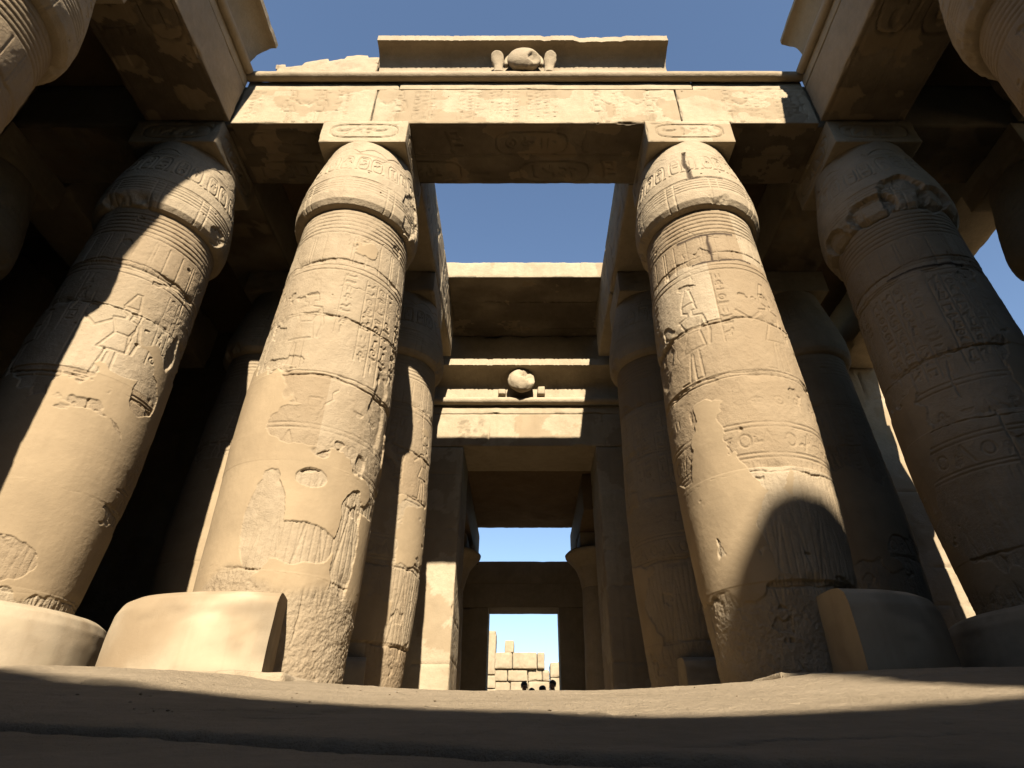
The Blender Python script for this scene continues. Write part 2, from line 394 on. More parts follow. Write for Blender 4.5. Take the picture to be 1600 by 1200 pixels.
def pebbles():
    R = random.Random(12); V = []; F = []; n = 0
    for k in range(160):
        x = R.uniform(-3.4, 3.4); y = R.uniform(2.2, 5.2)
        sl = .1254*(1+.27*float(sm(np.float64(abs(x)), .4, 3.4))); z = min(-.12+sl*y, FL)
        r_ = R.choice((.003, .004, .006, .009)); vs = []
        for (a, b, c) in ((1, 0, 0), (-1, 0, 0), (0, 1, 0), (0, -1, 0), (0, 0, .7), (0, 0, -.7)):
            vs.append((x+a*r_*R.uniform(.6, 1.3), y+b*r_*R.uniform(.6, 1.3), z+.003+c*r_*R.uniform(.5, 1.2)))
        V += vs; F += [[n+a, n+b, n+c] for a, b, c in ((0, 2, 4), (2, 1, 4), (1, 3, 4), (3, 0, 4), (2, 0, 5), (1, 2, 5), (3, 1, 5), (0, 3, 5))]; n += 6
    tag(mesh_obj('pebbles', V, np.array(F), M_GRD, None, smooth=False), 'tiny stone chips scattered over the sloping paving', 'pebbles', kind='stuff')
pebbles()

def flag(x0, x1, y0, y1, z1, label, seed):
    def worn_edge(P):
        k = np.clip(1-(P[:, 1]-y0)/.5, 0, 1); P[:, 1] += k*.22*fbm(P[:, 0]*2.1+seed, P[:, 0]*0, P[:, 0]*0, 4); P[:, 2] += .006*fbm(P[:, 0]*6, P[:, 1]*6, P[:, 0]*0+seed, 3); return P
    o = block('paving_slab', x0, x1, y0, y1, .5, z1, M_GRD if seed == 1 else M_ST, res=.025, amp=.006, wear=.03, wearw=.06, seed=seed, rag_ends=(.12, .2), taper=worn_edge)
    tag(o, label, 'paving slab')
FLAGS = lambda: (flag(-4.4, -1.75, 5.0, 6.3, .665, 'thin flaking stone slab in front of the cut base left of the aisle', 2),
                 flag(2.05, 4.1, 5.45, 6.2, .72, 'low worn stone slab in shadow in front of the right cut base', 3))

# ------------------------------------------------------------ papyrus bud columns
def shaft_radius(z):
    zs = [FL, 1.2, 2.0, 2.9, 3.8, 4.8, 6.2, 7.4, RIM+.12]
    rs = [.85, .885, .955, 1.02, 1.06, 1.055, 1.02, .985, .955]
    return np.interp(z, zs, rs)
def cap_radius(z):
    zs = [RIM, RIM+.03, RIM+.12, RIM+.28, RIM+.55, RIM+.95, RIM+1.4, RIM+1.8, ABZ]
    rs = [.96, 1.05, 1.115, 1.135, 1.125, 1.07, .985, .90, .86]
    return np.interp(z, zs, rs)
TW = 2*math.pi
def draw_shaft(seed, sp):
    R = random.Random(seed); H = RIM+.2-FL
    r = Relief(TW+.02, H); Z = lambda z: z-FL
    for k in range(6): z = 8.18-k*.095; r.line(0, Z(z), TW, Z(z), .010, .022)
    for k in range(26):                                   # hanging bundle panels below the neck rings
        x = k*TW/26; r.line(x, Z(6.98), x, Z(7.62), .006, .012)
        if k % 3 == 1: r.line(x+.05, Z(7.0), x+.05, Z(7.62), .005, .012)
    for z in (6.92, 6.82): r.line(0, Z(z), TW, Z(z), .009, .018)
    # figure register with glyph columns
    x = R.uniform(0, .3)
    while x < TW-.3:
        if R.random() < .5:
            r.figure(x+.45, Z(4.85), R.uniform(1.55, 1.75), R.choice((1, -1)), R); x += .95
            n = R.choice((1, 2, 3))
            for k in range(n): r.column_text(x+k*.2-.05, Z(5.2+.4*R.random()), Z(6.74), .15, R, .018)
            x += n*.2+.1
        else:
            n = R.choice((2, 3, 4))
            for k in range(n): r.column_text(x+k*.2, Z(4.86+.3*R.random()), Z(6.74), .15, R, .02)
            x += n*.2+.12
    for z in (4.8, 4.72): r.line(0, Z(z), TW, Z(z), .009, .018)
    # band of circles and chevrons, then ribbed stem leaves
    for z in (3.95, 3.88, 3.5, 3.44): r.line(0, Z(z), TW, Z(z), .008, .016)
    for k in range(22):
        xx = k*TW/22
        if k % 2: r.ring(xx, Z(3.69), .07, .09, .008, .016); r.glyph(xx+.12, Z(3.58), .16, R.randrange(14), R, .014)
        else: r.poly([(xx-.1, Z(3.55)), (xx, Z(3.82)), (xx+.1, Z(3.55))], .008, .015)
    for k in range(22): r.row_text(k*.3, k*.3+.3, Z(4.2), .2, R, .014) if R.random() < .7 else None
    for k in range(70): xx = k*TW/70; r.line(xx, Z(1.75), xx+.02, Z(3.38), .006, .009)
    for k in range(12):
        xx = k*TW/12; r.poly([(xx, Z(1.6)), (xx+.26, Z(3.2)), (xx+.52, Z(1.6))], .010, .013)
    # drum joints
    for z in sp['joints']:
        r.crack(0, Z(z), TW+.3, 0.0, R, .008, .04, 'a', .26); 
    for z in sp['joints']:                              # upright joints inside a drum course
        xx = R.uniform(0, TW); z1 = z-.9
        r.crack(xx, Z(z), .8, -math.pi/2, R, .007, .03, 'a', .25)
        r.crack(xx+TW*.45, Z(z), .8, -math.pi/2, R, .006, .03, 'a', .25)
    for _ in range(16): r.crack(R.uniform(0, TW), R.uniform(0, H), R.uniform(.2, .8), R.uniform(-3.1, 3.1), R, .004, .018, 'a', .6)
    for (x, z, L, a, wd, d) in sp.get('cracks', []): r.crack(x+TW/2, Z(z), L, a, R, wd, d, 'a', .35); r.crack(x+TW/2, Z(z), L, a, random.Random(1), wd*1.3, .9, 'p', .0) if False else None
    for _ in range(22): r.disk(R.uniform(0, TW), R.uniform(.4, H), R.uniform(.008, .016), R.uniform(.008, .016), .04)
    return r
def draw_cap(seed, sp):
    R = random.Random(seed+50); H = ABZ-RIM+.1
    r = Relief(TW+.02, H)
    for k in range(5): r.line(0, .36+k*.07, TW, .36+k*.07, .006, .014)
    for k in range(9):
        x = k*TW/9; r.line(x, .02, x, .66, .007, .014); r.line(x+.13, .02, x+.13, .66, .007, .014)
    r.line(0, .68, TW, .68, .009, .018)
    for k in range(11):
        x = k*TW/11
        r.cartouche(x+.05, .98, .2, .46, R, .02); r.cartouche(x+.3, .98, .2, .46, R, .02)
        r.poly([(x+.0, 1.62), (x+.14, 1.74), (x+.28, 1.78), (x+.42, 1.74), (x+.571, 1.62)], .009, .018)
    r.line(0, 1.56, TW, 1.56, .006, .013); r.line(0, 1.52, TW, 1.52, .006, .013)
    for _ in range(9): r.crack(R.uniform(0, TW), R.uniform(.1, H), R.uniform(.2, .7), R.uniform(-3, 3), R, .004, .02, 'a', .6)
    for (x, z, L, a, wd, d) in sp.get('capcracks', []): r.crack(x+TW/2, z-RIM, L, a, R, wd, d, 'a', .3)
    for _ in range(14): r.disk(R.uniform(0, TW), R.uniform(.1, H), .018, .018, .05)
    return r
def thetas(nf, nb, half):
    f = np.linspace(-half, half, nf); b = np.linspace(half, 2*math.pi-half, nb+2)[1:-1]
    return np.concatenate([f, b])
def plaster_mask(x, z, seed, sp):
    so = seed*5.3
    n = fbm(x*.75+so, z*.7+so, x*0, 4, .55)+.12*fbm(x*6, z*6+so, x*0+3, 3)
    thr = np.interp(z, [0, 1.7, 2.1, 4.6, 5.3, 6.3, 8.5], [.5, .35, -.12, -.1, .14, .38, .6])+sp.get('pl', 0)
    f = n-thr
    for (cx, cz, rx, rz, s) in sp.get('patches', []):   # s=+1 plaster, -1 bare carved stone showing
        d = 1-np.sqrt(((x-cx)/rx)**2+((z-cz)/rz)**2)+.35*fbm(x*3+so, z*3, x*0+5, 4)
        f = np.where(s*d > 0, np.maximum(f, d), f) if s > 0 else np.where(d > 0, np.minimum(f, -d), f)
    return sm(f, -.008, .03)
def make_column(loc, yaw, seed, label, nf=420, nb=50, half=1.9, vres=.0105, base=(1.45, 1.08), cut=None, sp=None, abac=(.86, .86), group='papyrus bud columns of the portico'):
    sp = dict(sp or {}); sp.setdefault('joints', (7.0, 5.85, 4.78, 3.4, 2.0))
    X0, Y0 = loc
    T = thing('papyrus_column', (X0, Y0, FL), label, 'column', group)
    th = thetas(nf, nb, half)
    # shaft (theta 0 faces yaw direction, yaw 0 = towards the court)
    r = draw_shaft(seed, sp)
    zs = np.arange(FL-.05, RIM+.12, vres)
    TH, Z = np.meshgrid(th, zs); xx = TH*1.0; so = seed*3.1
    xr = np.mod(TH+math.pi, TW)
    cx, sx = np.cos(TH), np.sin(TH)
    a = r.get(xr, Z-FL)
    m = plaster_mask(np.where(xx > math.pi, xx-TW, xx), Z, seed, sp)
    low = sm(Z+.35*fbm(cx*2+so, sx*2, Z, 3), 1.95, 1.75)
    m = m*(1-low)
    # per-drum offsets and erosion
    js = sorted(sp['joints']); dz = np.zeros_like(Z); tone = np.zeros_like(Z)
    for i in range(len(js)+1):
        lo = js[i-1] if i else -9; hi = js[i] if i < len(js) else 99
        R = random.Random(seed*31+i); ang = R.uniform(0, TW); inb = (Z >= lo) & (Z < hi); a0 = R.uniform(0, TW); half_ = (np.mod(TH-a0, TW) < math.pi); tone += inb*np.where(half_, R.uniform(0, .8), R.uniform(0, .8)); dz += inb*.016*(np.cos(TH-ang)*R.uniform(.3, 1)+R.uniform(-.4, .4))
    n1 = fbm(cx*1.6+so, sx*1.6, Z*1.6, 5); n2 = fbm(cx*7+so, sx*7, Z*7, 4, .6); n3 = fbm(cx*22+so, sx*22, Z*22, 2)
    worn = sm(fbm(cx*1.3+so+9, sx*1.3, Z*1.1, 4), 0, .35)      # parts where the carving is weathered away
    carve = a*(.82-.55*worn)
    sp_ = np.clip(fbm(cx*2.6+so+3, sx*2.6, Z*3.2, 4)-.44, 0, 1)
    spall = np.minimum(sp_*.6, .02)*(1-m)
    edge = 0
    for zj in js:
        q = np.abs(Z-zj); b = np.clip(fbm(cx*4+so, sx*4, Z*2+zj, 3)+.05, 0, 1)*np.exp(-(q/.07)**2); edge = edge+b*.07
    rough = .0045*n2*(1+1.2*worn)+.0022*n3
    stip = low*(.009*fbm(cx*26+so, sx*26, Z*30, 2, .7)+.008*n2)
    dr_st = -carve-spall-edge+rough+stip
    jl = np.clip(a-.03, 0, 1)
    dr_pl = .012+.010*fbm(cx*1.1+so, sx*1.1, Z*.9+5, 2)+.0012*n3-jl*.35
    dr = dr_st*(1-m)+dr_pl*m+.012*n1*(1-.6*m)+dz*(1-m*.7)
    for (px_, pz_, rx, rz, dep) in sp.get('spalls', []):
        d = 1-np.sqrt(((np.where(xx > math.pi, xx-TW, xx)-px_)/rx)**2+((Z-pz_)/rz)**2)+.45*fbm(cx*4+so, sx*4, Z*4, 4)
        k = sm(d, 0, .35); dr = dr-k*(dep*.8+.02*n2+.02*n1)
        m = m*(1-k)
    Rr = shaft_radius(Z)+dr+sp.get('foot', 0)*sm(Z, 3.2, .8)
    V = np.stack([Rr*np.sin(TH), -Rr*np.cos(TH), Z-FL], -1).reshape(-1, 3)
    st = np.zeros_like(Z)
    for (px_, z0, z1, wd) in sp.get('stains', []):
        st = np.maximum(st, np.clip(1.3-np.abs(xx-px_-.03*fbm(Z*3, Z*0, Z*0+px_, 3))/(wd*(.6+.8*(n2+.5))), 0, 1)*(Z > z0)*(Z < z1))
    for (x0, x1, zj, wd) in sp.get('hstains', []):
        st = np.maximum(st, np.clip(1.3-np.abs(Z-zj-.03*n1)/(wd*(.4+.9*np.clip(n2+.5, 0, 1))), 0, 1)*(xx > x0)*(xx < x1))
    tone = np.clip(tone+.35*fbm(cx*1.5+so, sx*1.5, Z*.8+40, 4), 0, .8)*(1-m*.7)
    o = mesh_obj('shaft', V, gridfaces(len(zs), len(th), True), M_ST, T, {'plaster': m, 'stain': st*.9+.08*low+.05*worn, 'tone': tone}); o.rotation_euler.z = yaw
    # capital
    r = draw_cap(seed, sp)
    zs = np.concatenate([[RIM+.0], np.arange(RIM+.003, ABZ+.02, vres)])
    TH, Z = np.meshgrid(th, zs); xr = np.mod(TH+math.pi, TW); xx = TH
    cx, sx = np.cos(TH), np.sin(TH); n1 = fbm(cx*1.6+so+4, sx*1.6, Z*1.6, 5); n2 = fbm(cx*7+so, sx*7, Z*7, 4, .6)
    a = r.get(xr, Z-RIM); worn = sm(fbm(cx*1.3+so+19, sx*1.3, Z*1.1, 4), -.12, .28)
    dr = -a*(1-.7*worn)+.013*n1+.005*n2*(1+worn)
    rim = np.exp(-((Z-RIM-.08)/.16)**2)
    chips = np.clip(fbm(cx*2.4+so, sx*2.4, Z*1.8, 4)*2-.35+sp.get('rimchip', 0), 0, .8)*rim
    dr = dr-chips*.16
    st = np.zeros_like(Z)
    for (px_, pz_, rx, rz, dep) in sp.get('spalls', []):
        d = 1-np.sqrt(((xx-px_)/rx)**2+((Z-pz_)/rz)**2)+.45*fbm(cx*4+so, sx*4, Z*4, 4)
        k = sm(d, 0, .22); dr = dr-k*(dep+.03*n2+.02*n1)
    for (px_, z0, z1, wd) in sp.get('stains', []):
        cond = np.clip(1.3-np.abs(xx-px_-.05*fbm(Z*3, Z*0, Z*0+px_, 3))/(wd*(.6+.8*(n2+.5))), 0, 1)*(Z > z0)*(Z < z1)
        st = np.maximum(st, cond); dr = dr-.05*cond
    for (x0, x1, zj, wd) in sp.get('hstains', []):
        st = np.maximum(st, np.clip(1.3-np.abs(Z-zj-.03*n1)/(wd*(.4+.9*np.clip(n2+.5, 0, 1))), 0, 1)*(xx > x0)*(xx < x1))
    Rr = cap_radius(Z)+dr; Rr[0] = .86
    V = np.stack([Rr*np.sin(TH), -Rr*np.cos(TH), Z-FL], -1).reshape(-1, 3)
    o = mesh_obj('capital', V, gridfaces(len(zs), len(th), True), M_ST, T, {'plaster': np.zeros(Z.size), 'stain': st*.9}); o.rotation_euler.z = yaw
    # abacus with a cartouche on its face
    RR = random.Random(seed+9); rel = Relief(abac[0]*2, ARZ-ABZ)
    rel.cartouche(.2, .14, abac[0]*2-.4, .42, RR, .025)
    for _ in range(4): rel.crack(RR.uniform(0, 1.7), RR.uniform(0, .7), .5, RR.uniform(-3, 3), RR, .004, .02)
    b = block('abacus', -abac[0], abac[0], -abac[1], abac[1], ABZ-FL, ARZ-FL-.006, M_BEAM, res=.022 if nf > 300 else .06, amp=.006, wear=.02, wearw=.07, parent=T, seed=seed, front=rel, side=rel)
    # base drum
    if base:
        Rb, Hb = base
        tb = np.linspace(0, TW, 200, endpoint=False)
        pr = [(Rb-.02, -.05), (Rb, .1), (Rb, .3), (Rb, Hb-.38), (Rb-.015, Hb-.2), (Rb-.06, Hb-.09), (Rb-.15, Hb-.03), (Rb-.3, Hb), (Rb-.5, Hb+.01), (.7, Hb+.015)]
        pp = np.array(pr); tt = np.linspace(0, len(pr)-1, 60); rr = np.interp(tt, range(len(pr)), pp[:, 0]); hh = np.interp(tt, range(len(pr)), pp[:, 1])
        A, RR_ = np.meshgrid(tb, rr); _, HH = np.meshgrid(tb, hh)
        c_, s_ = np.cos(A), np.sin(A); nn = fbm(c_*2+so, s_*2, HH*2, 4)
        RR_ = RR_+.012*nn-.05*np.clip(fbm(c_*3.3+so, s_*3.3, HH*2.6, 4)-.36, 0, 1)-.004*np.abs(fbm(c_*9, s_*9, HH*9+so, 3))
        if cut: q_ = (np.abs(s_)**2.7+np.abs(c_)**2.7)**(-1/2.7)*.96; RR_ = np.where(RR_ > 1.1, RR_*q_, RR_)
        bx = RR_*s_; by = -RR_*c_; bz = HH+.008*fbm(c_*3+so, s_*3, HH*3+RR_*2, 3)
        if cut:
            side, lim = cut
            wob = .012*fbm(by*2, bz*2, bz*0+so, 3)
            lim2 = lim-(.22 if side > 0 else .0)*np.clip(by+1.6, 0, 2.0)
            bx = np.where(side*bx > lim2, side*lim2+wob, bx)
        V = np.stack([bx, by, bz], -1).reshape(-1, 3)
        mesh_obj('base', V, gridfaces(60, 200, True)[:, ::-1] if False else gridfaces(60, 200, True), M_PALE, T, {'plaster': sm(nn, 0, .2), 'stain': .34*sm(fbm(bx*1.2+so, by*1.2, bz*2.5, 4), .12, .5)+.12*sm(bz, .25, 0), 'tone': .8*sm(fbm(bx*1.5+so, by*1.5+3, bz*1.1, 4), 0, .45)}, sharp=50)
    return T

FLAGS()
HI = dict(nf=520, nb=40, half=1.7, vres=.0088); MD = dict(nf=300, nb=40, half=1.75, vres=.015)
make_column((-3.2, 8.0), math.atan2(-3.2, 8)*-1*-1*0+(-.0)+math.radians(20)*1, 3, 'sunlit bud column left of the central aisle, its pale base cut straight', base=(1.66, 1.05), cut=(1, .62), **HI,
    sp={'foot': .09, 'patches': [(-.35, 2.6, .22, .75, -1), (.15, 3.95, .8, .3, -1), (.1, 3.2, .22, .14, -1), (0, 5.8, 1.6, 1.0, -1), (.15, 2.35, .45, .26, -1), (.75, 2.4, .2, .8, -1)],
        'spalls': [(.95, 4.6, .22, .75, .05), (.75, 3.6, .12, .18, .05), (.95, 8.9, .28, .55, .05)]})
make_column((3.28, 8.0), math.radians(-20), 11, 'sunlit bud column right of the central aisle with black stained joints in its capital', base=(1.66, 1.08), cut=(-1, -.08), **HI,
    sp={'joints': (7.05, 5.8, 4.72, 3.3, 1.9), 'patches': [(-.2, 3.3, .7, 1.2, 1), (.18, 3.95, .42, .95, -1), (.25, 2.5, .3, .5, -1), (0, 6.2, 1.2, .9, -1), (-.1, 5.2, .9, .4, -1)],
        'stains': [(.05, 8.97, 9.95, .035), (.13, 7.0, 7.66, .03)], 'hstains': [(.0, .6, 8.97, .03), (-.4, .6, 7.66, .04), (-.2, .8, 7.03, .04)],
        'spalls': [(-1.1, 5.6, .3, .6, .03)]})
make_column((-6.93, 8.0), math.radians(38), 15, 'half shaded bud column at the left corner with a large round pale base', **HI,
    sp={'patches': [(.35, 5.3, .35, .3, -1), (.75, 4.9, .25, .35, -1), (-.15, 2.2, .5, .3, -1), (.4, 4.0, .25, .3, -1), (0, 3.4, .9, 1.0, 1)],
        'joints': (7.0, 6.15, 4.9, 3.2, 1.9), 'spalls': [(.8, 8.5, .22, .2, .04), (.95, 5.9, .12, .4, .04)]})
make_column((6.95, 8.0), math.radians(-40), 23, 'shaded bud column at the right corner with a broken capital rim', **HI,
    sp={'rimchip': .3, 'spalls': [(-.05, 8.5, .42, .3, .12), (.5, 8.62, .4, .42, .10), (-.85, 8.42, .3, .22, .1), (.95, 8.5, .3, .3, .1)],
        'joints': (7.05, 6.9, 5.3, 4.2, 2.4), 'hstains': [(-.3, .9, 6.95, .03)]})
# second row
make_column((-3.2, 12.3), math.radians(12), 31, 'bud column behind the left sunlit one, lit on its right edge below a dark capital', cut=(1, .58), **MD)
make_column((3.28, 12.3), math.radians(-12), 37, 'shaded bud column behind the right sunlit one', cut=(-1, .58), **MD)
make_column((-6.35, 12.3), math.radians(25), 41, 'dark bud column in the second row behind the gap left of the sunlit pair', **MD)
make_column((6.95, 12.3), math.radians(-25), 43, 'dark second row column between the right sunlit column and the right corner column', **MD)
# side colonnades
make_column((-7.3, 3.8), math.radians(62), 47, 'bud column of the left side colonnade cut by the top left corner of the view', nf=320, nb=40, half=1.75, vres=.014)
make_column((6.98, 3.7), math.radians(-62), 53, 'bud column of the right side colonnade cut by the top right corner of the view', nf=320, nb=40, half=1.75, vres=.014)
LO = dict(nf=120, nb=40, half=1.75, vres=.05)
make_column((10.7, 8.05), math.radians(-50), 59, 'outer column of the right side, a black silhouette with sky beside its capital', **LO)
make_column((-11.2, 8.0), math.radians(50), 61, 'outer column in the darkness left of the half shaded corner column', **LO)
for (x, y, sd) in ((-7.3, -.5, 62), (7.1, -.6, 63), (10.7, 12.3, 64), (-11.2, 12.3, 65), (-11.2, 3.8, 66), (10.7, 3.75, 67)):
    make_column((x, y), 0, sd, 'column of the surrounding colonnades at (%s side, %s) outside the view' % ('left' if x < 0 else 'right', 'rear' if y > 8 else 'court'), **LO)

# ------------------------------------------------------------ architraves
def beam_relief(L, H, seed, kind='scene'):
    R = random.Random(seed); r = Relief(L, H)
    if kind == 'scene':
        x = .2
        while x < L-.4:
            c = R.random()
            if c < .35: r.figure(x+.3, .06, H*.92, R.choice((1, -1)), R, .02); x += .62
            elif c < .7:
                n = R.choice((2, 3, 4))
                for k in range(n): r.column_text(x+k*.17, .1, H-.08, .13, R, .018)
                x += n*.17+.12
            else: x += R.uniform(.1, .4)
    elif kind == 'rows':
        for k in range(2):
            y = H*(.08+.46*k); r.line(.1, y-.03, L-.1, y-.03, .012, .02); r.row_text(.2, L-.2, y+.04, H*.33, R, .03)
    elif kind == 'soffit':
        for y in (.1, .14, H/2-.02, H/2+.02, H-.14, H-.1): r.line(.05, y, L-.05, y, .008, .014)
        for k in range(2):
            y = .2+k*H*.47; x = .25
            while x < L-1.6:
                if R.random() < .5: r.cartouche(x, y, 1.5, H*.36, R, .03); x += 1.65
                else: r.row_text(x, x+1.0, y, H*.34, R, .03); x += 1.15
    for _ in range(int(L*1.2)): r.crack(R.uniform(0, L), R.uniform(0, H), R.uniform(.2, .9), R.uniform(-3, 3), R, .004, .02, 'a', .6)
    for _ in range(int(L*1.5)): r.disk(R.uniform(0, L), R.uniform(0, H), .02, .016, .04)
    return r
def beam(x0, x1, y0, y1, label, seed, z0=ARZ, z1=ATZ, res=.06, fk='scene', sk=None, uk='soffit', name='architrave', group='stone architrave beams', mat=None, **kw):
    fr = beam_relief(x1-x0, z1-z0, seed, fk) if fk else None
    un = None
    if uk:
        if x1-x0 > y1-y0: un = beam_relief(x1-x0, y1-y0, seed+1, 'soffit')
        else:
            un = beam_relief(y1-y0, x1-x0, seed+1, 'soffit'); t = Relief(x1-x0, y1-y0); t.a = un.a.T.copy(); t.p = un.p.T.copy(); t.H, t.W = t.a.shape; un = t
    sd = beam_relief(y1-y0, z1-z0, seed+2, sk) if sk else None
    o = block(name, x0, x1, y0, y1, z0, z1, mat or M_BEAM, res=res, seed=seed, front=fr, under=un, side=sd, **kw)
    return tag(o, label, 'stone beam', group)
FY0, FY1 = 7.2, 8.7
beam(-5.99, -3.16, FY0, FY1, 'short architrave beam left of the joint above the left sunlit column', 101, res=.028, wear=.02, wearw=.07)
beam(-3.14, 3.2, FY0, FY1, 'long central architrave beam spanning the aisle between the two sunlit columns', 102, res=.026, wear=.025, wearw=.07)
beam(3.22, 5.99, FY0, FY1, 'short architrave beam right of the joint, its right end in shadow', 103, res=.028, wear=.02, wearw=.07)
# thin course above the architraves, under the torus
def course(x0, x1, y0, y1, label, seed, res=.04, **kw):
    return tag(block('stone_course', x0, x1, y0, y1, ATZ+.004, TOZ-.012, M_BEAM, res=res, seed=seed, amp=.006, wear=.018, wearw=.06, **kw), label, 'stone course', 'thin stone courses over the architraves')
course(-5.99, -2.7, FY0+.015, FY1, 'thin course left of the centre between front beam and round moulding', 111)
course(-2.69, 3.6, FY0+.0, FY1, 'thin course in the middle between front beam and round moulding', 112)
course(3.61, 5.99, FY0+.015, FY1, 'thin course right of the centre between front beam and round moulding', 113)
# side architraves running along the court
for sgn, sname, cuts in ((-1, 'left', (-13, -4.6, -.4, 3.8, 7.19)), (1, 'right', (-13, -4.6, -.4, 3.7, 7.19))):
    for k in range(4):
        a, b = cuts[k], cuts[k+1]
        xs = sorted((sgn*5.98, sgn*7.7))
        where = ['outermost, out of view', 'second from the pylon, out of view', 'over the column in the top corner', 'meeting the front beam at the corner'][k]
        hi = k >= 2
        beam(xs[0], xs[1], a+.01, b-.01, '%s side architrave beam, %s' % (sname, where), 120+k+10*(sgn > 0), mat=M_ST, res=.032 if hi else .12, sk=None, fk=None, uk='soffit' if hi else None, wear=.05 if sgn > 0 else .025, wearw=.1)
        c = block('stone_course', xs[0], xs[1], a+.01, b-.01, ATZ+.004, TOZ-.012, M_BEAM, res=.06 if hi else .12, seed=140+k, amp=.008, wear=.018, wearw=.06)
        tag(c, 'thin course on the %s side beam %s' % (sname, where), 'stone course', 'thin stone courses over the architraves')
# beams running back over the inner columns, and outer ones
for sgn, sn in ((-1, 'left'), (1, 'right')):
    xs = sorted((sgn*2.32, sgn*3.95))
    for (a, b, wv) in ((8.72, 12.29, 'between the sunlit column and the one behind it'), (12.31, 15.3, 'between the second row and the gateway')):
        beam(xs[0], xs[1], a, b, '%s aisle architrave %s' % (sn, wv), 160+int(a)+sgn, z1=TOZ+.2, res=.05, fk=None, sk='rows', uk=None, wear=.05, wearw=.12, rag_top=.45)
    xs = sorted((sgn*6.15, sgn*7.7))
    beam(xs[0], xs[1], 8.72, 15.98, '%s side architrave over the two corner columns running back into the dark' % sn, 170+sgn, z1=TOZ-.02, res=.1, fk=None, uk='soffit')
    xs = sorted((sgn*5.9, sgn*(12.3 if sgn < 0 else 11.6)))
    beam(xs[0], xs[1], FY0+.1, FY1+.01, 'dark architrave from the %s corner column to the outer column' % sn, 174+sgn, z0=ARZ+.006, z1=TOZ-.02, res=.1, fk=None, uk='soffit')
    xs = sorted((sgn*(10.0), sgn*11.5)) if sgn > 0 else (-11.9, -10.4)
    beam(xs[0], xs[1], -13, 7.2, 'outer %s architrave of the side colonnade' % sn, 178+sgn, z1=TOZ-.02, res=.15, fk=None, uk=None)
    beam(xs[0], xs[1], 8.72, 15.98, 'outer %s architrave behind the outer column' % sn, 182+sgn, z1=TOZ-.02, res=.15, fk=None, uk=None)

# ------------------------------------------------------------ cornices and round mouldings
def cavetto(back, base, lipo, z0, z1, lh=.2, vb=.18):
    """profile of a hollow cornice: back, base front (out), lip (out)"""
    P = [(back, z0), (base, z0), (base, z0+vb)]
    zc = z1-lh
    for k in range(1, 9):
        t = k/8; P.append((base+(lipo-base)*(1-math.cos(t*math.pi/2)), z0+vb+(zc-z0-vb)*math.sin(t*math.pi/2)**1.15))
    P += [(lipo+.03, zc+.01), (lipo+.03, z1), (back, z1)]
    return P
def torus(name, a0, a1, axis, out, z, rad, mat, label, seed, parent=None):
    P = [(out+rad*math.cos(t), z+rad*math.sin(t)) for t in np.linspace(0, TW, 20, endpoint=False)]
    o = sweep(name, P, a0, a1, axis, mat, parent, res=.035, amp=.010, seed=seed)
    if label: tag(o, label, 'round moulding', 'round mouldings under the cornices')
    return o
torus('round_moulding', -5.99, 5.99, 'x', -7.12, TOZ, .105, M_ST, 'long horizontal round moulding above the front architrave, tied in the middle', 201)
torus('round_moulding', -13, 7.0, 'l', -5.93, TOZ, .105, M_ST, 'round moulding running along the top of the left side beam', 202)
torus('round_moulding', -13, 7.0, 'r', -5.93, TOZ, .105, M_ST, 'round moulding running along the top of the right side beam', 203)

def lump(name, c, r, parent, mat, seed, amp=.05, nose=None, cutp=None, n=56):
    """worn carved boss: displaced ellipsoid"""
    a = np.linspace(0, TW, n, endpoint=False); b = np.linspace(.02, math.pi-.02, n//2)
    A, B = np.meshgrid(a, b); x = np.sin(B)*np.cos(A); y = np.sin(B)*np.sin(A); z = np.cos(B)
    d = 1+amp*fbm(x*2.3+seed, y*2.3, z*2.3, 4)*2
    if cutp is not None:     # bite taken out
        for (bx, by, bz, br, bd) in cutp:
            q = np.sqrt((x-bx)**2+(y-by)**2+(z-bz)**2); d = d-bd*sm(1-q/br+.25*fbm(x*4+seed, y*4, z*4, 3), 0, .4)
    V = np.stack([c[0]+r[0]*x*d, c[1]+r[1]*y*d, c[2]+r[2]*z*d], -1).reshape(-1, 3)
    F = [gridfaces(n//2, n, True)[:, ::-1], np.arange(n)[None], (np.arange(n)+(n//2-1)*n)[None, ::-1]]
    return mesh_obj(name, V, F, mat, parent, {'plaster': np.zeros(len(V)), 'stain': np.zeros(len(V))})
def uraeus(c, h, parent, seed, lean):
    # rearing cobra: swollen hood with a coiled foot, as one skin of stacked ellipses
    n = 30; t = np.linspace(0, 1, n); a = np.linspace(0, TW, 24, endpoint=False)
    wv = np.interp(t, [0, .12, .3, .6, .85, .95, 1], [.13, .11, .10, .145, .135, .09, .02])
    dv = np.interp(t, [0, .3, .7, .9, 1], [.10, .07, .07, .09, .02])
    T_, A_ = np.meshgrid(t, a, indexing='ij')
    W_ = np.interp(T_, t, wv); D_ = np.interp(T_, t, dv)
    nn = 1+.18*fbm(np.cos(A_)*1.5+seed, np.sin(A_)*1.5, T_*4, 3)
    x = c[0]+W_*np.cos(A_)*nn+lean*.05*T_; y = c[1]-T_*.16+D_*np.sin(A_)*nn; z = c[2]+h*T_
    V = np.stack([x, y, z], -1).reshape(-1, 3)
    return mesh_obj('uraeus', V, [gridfaces(n, 24, True), np.arange(24)[None, ::-1], (np.arange(24)+(n-1)*24)[None]], M_ST, parent, {'plaster': np.zeros(len(V)), 'stain': np.zeros(len(V))})

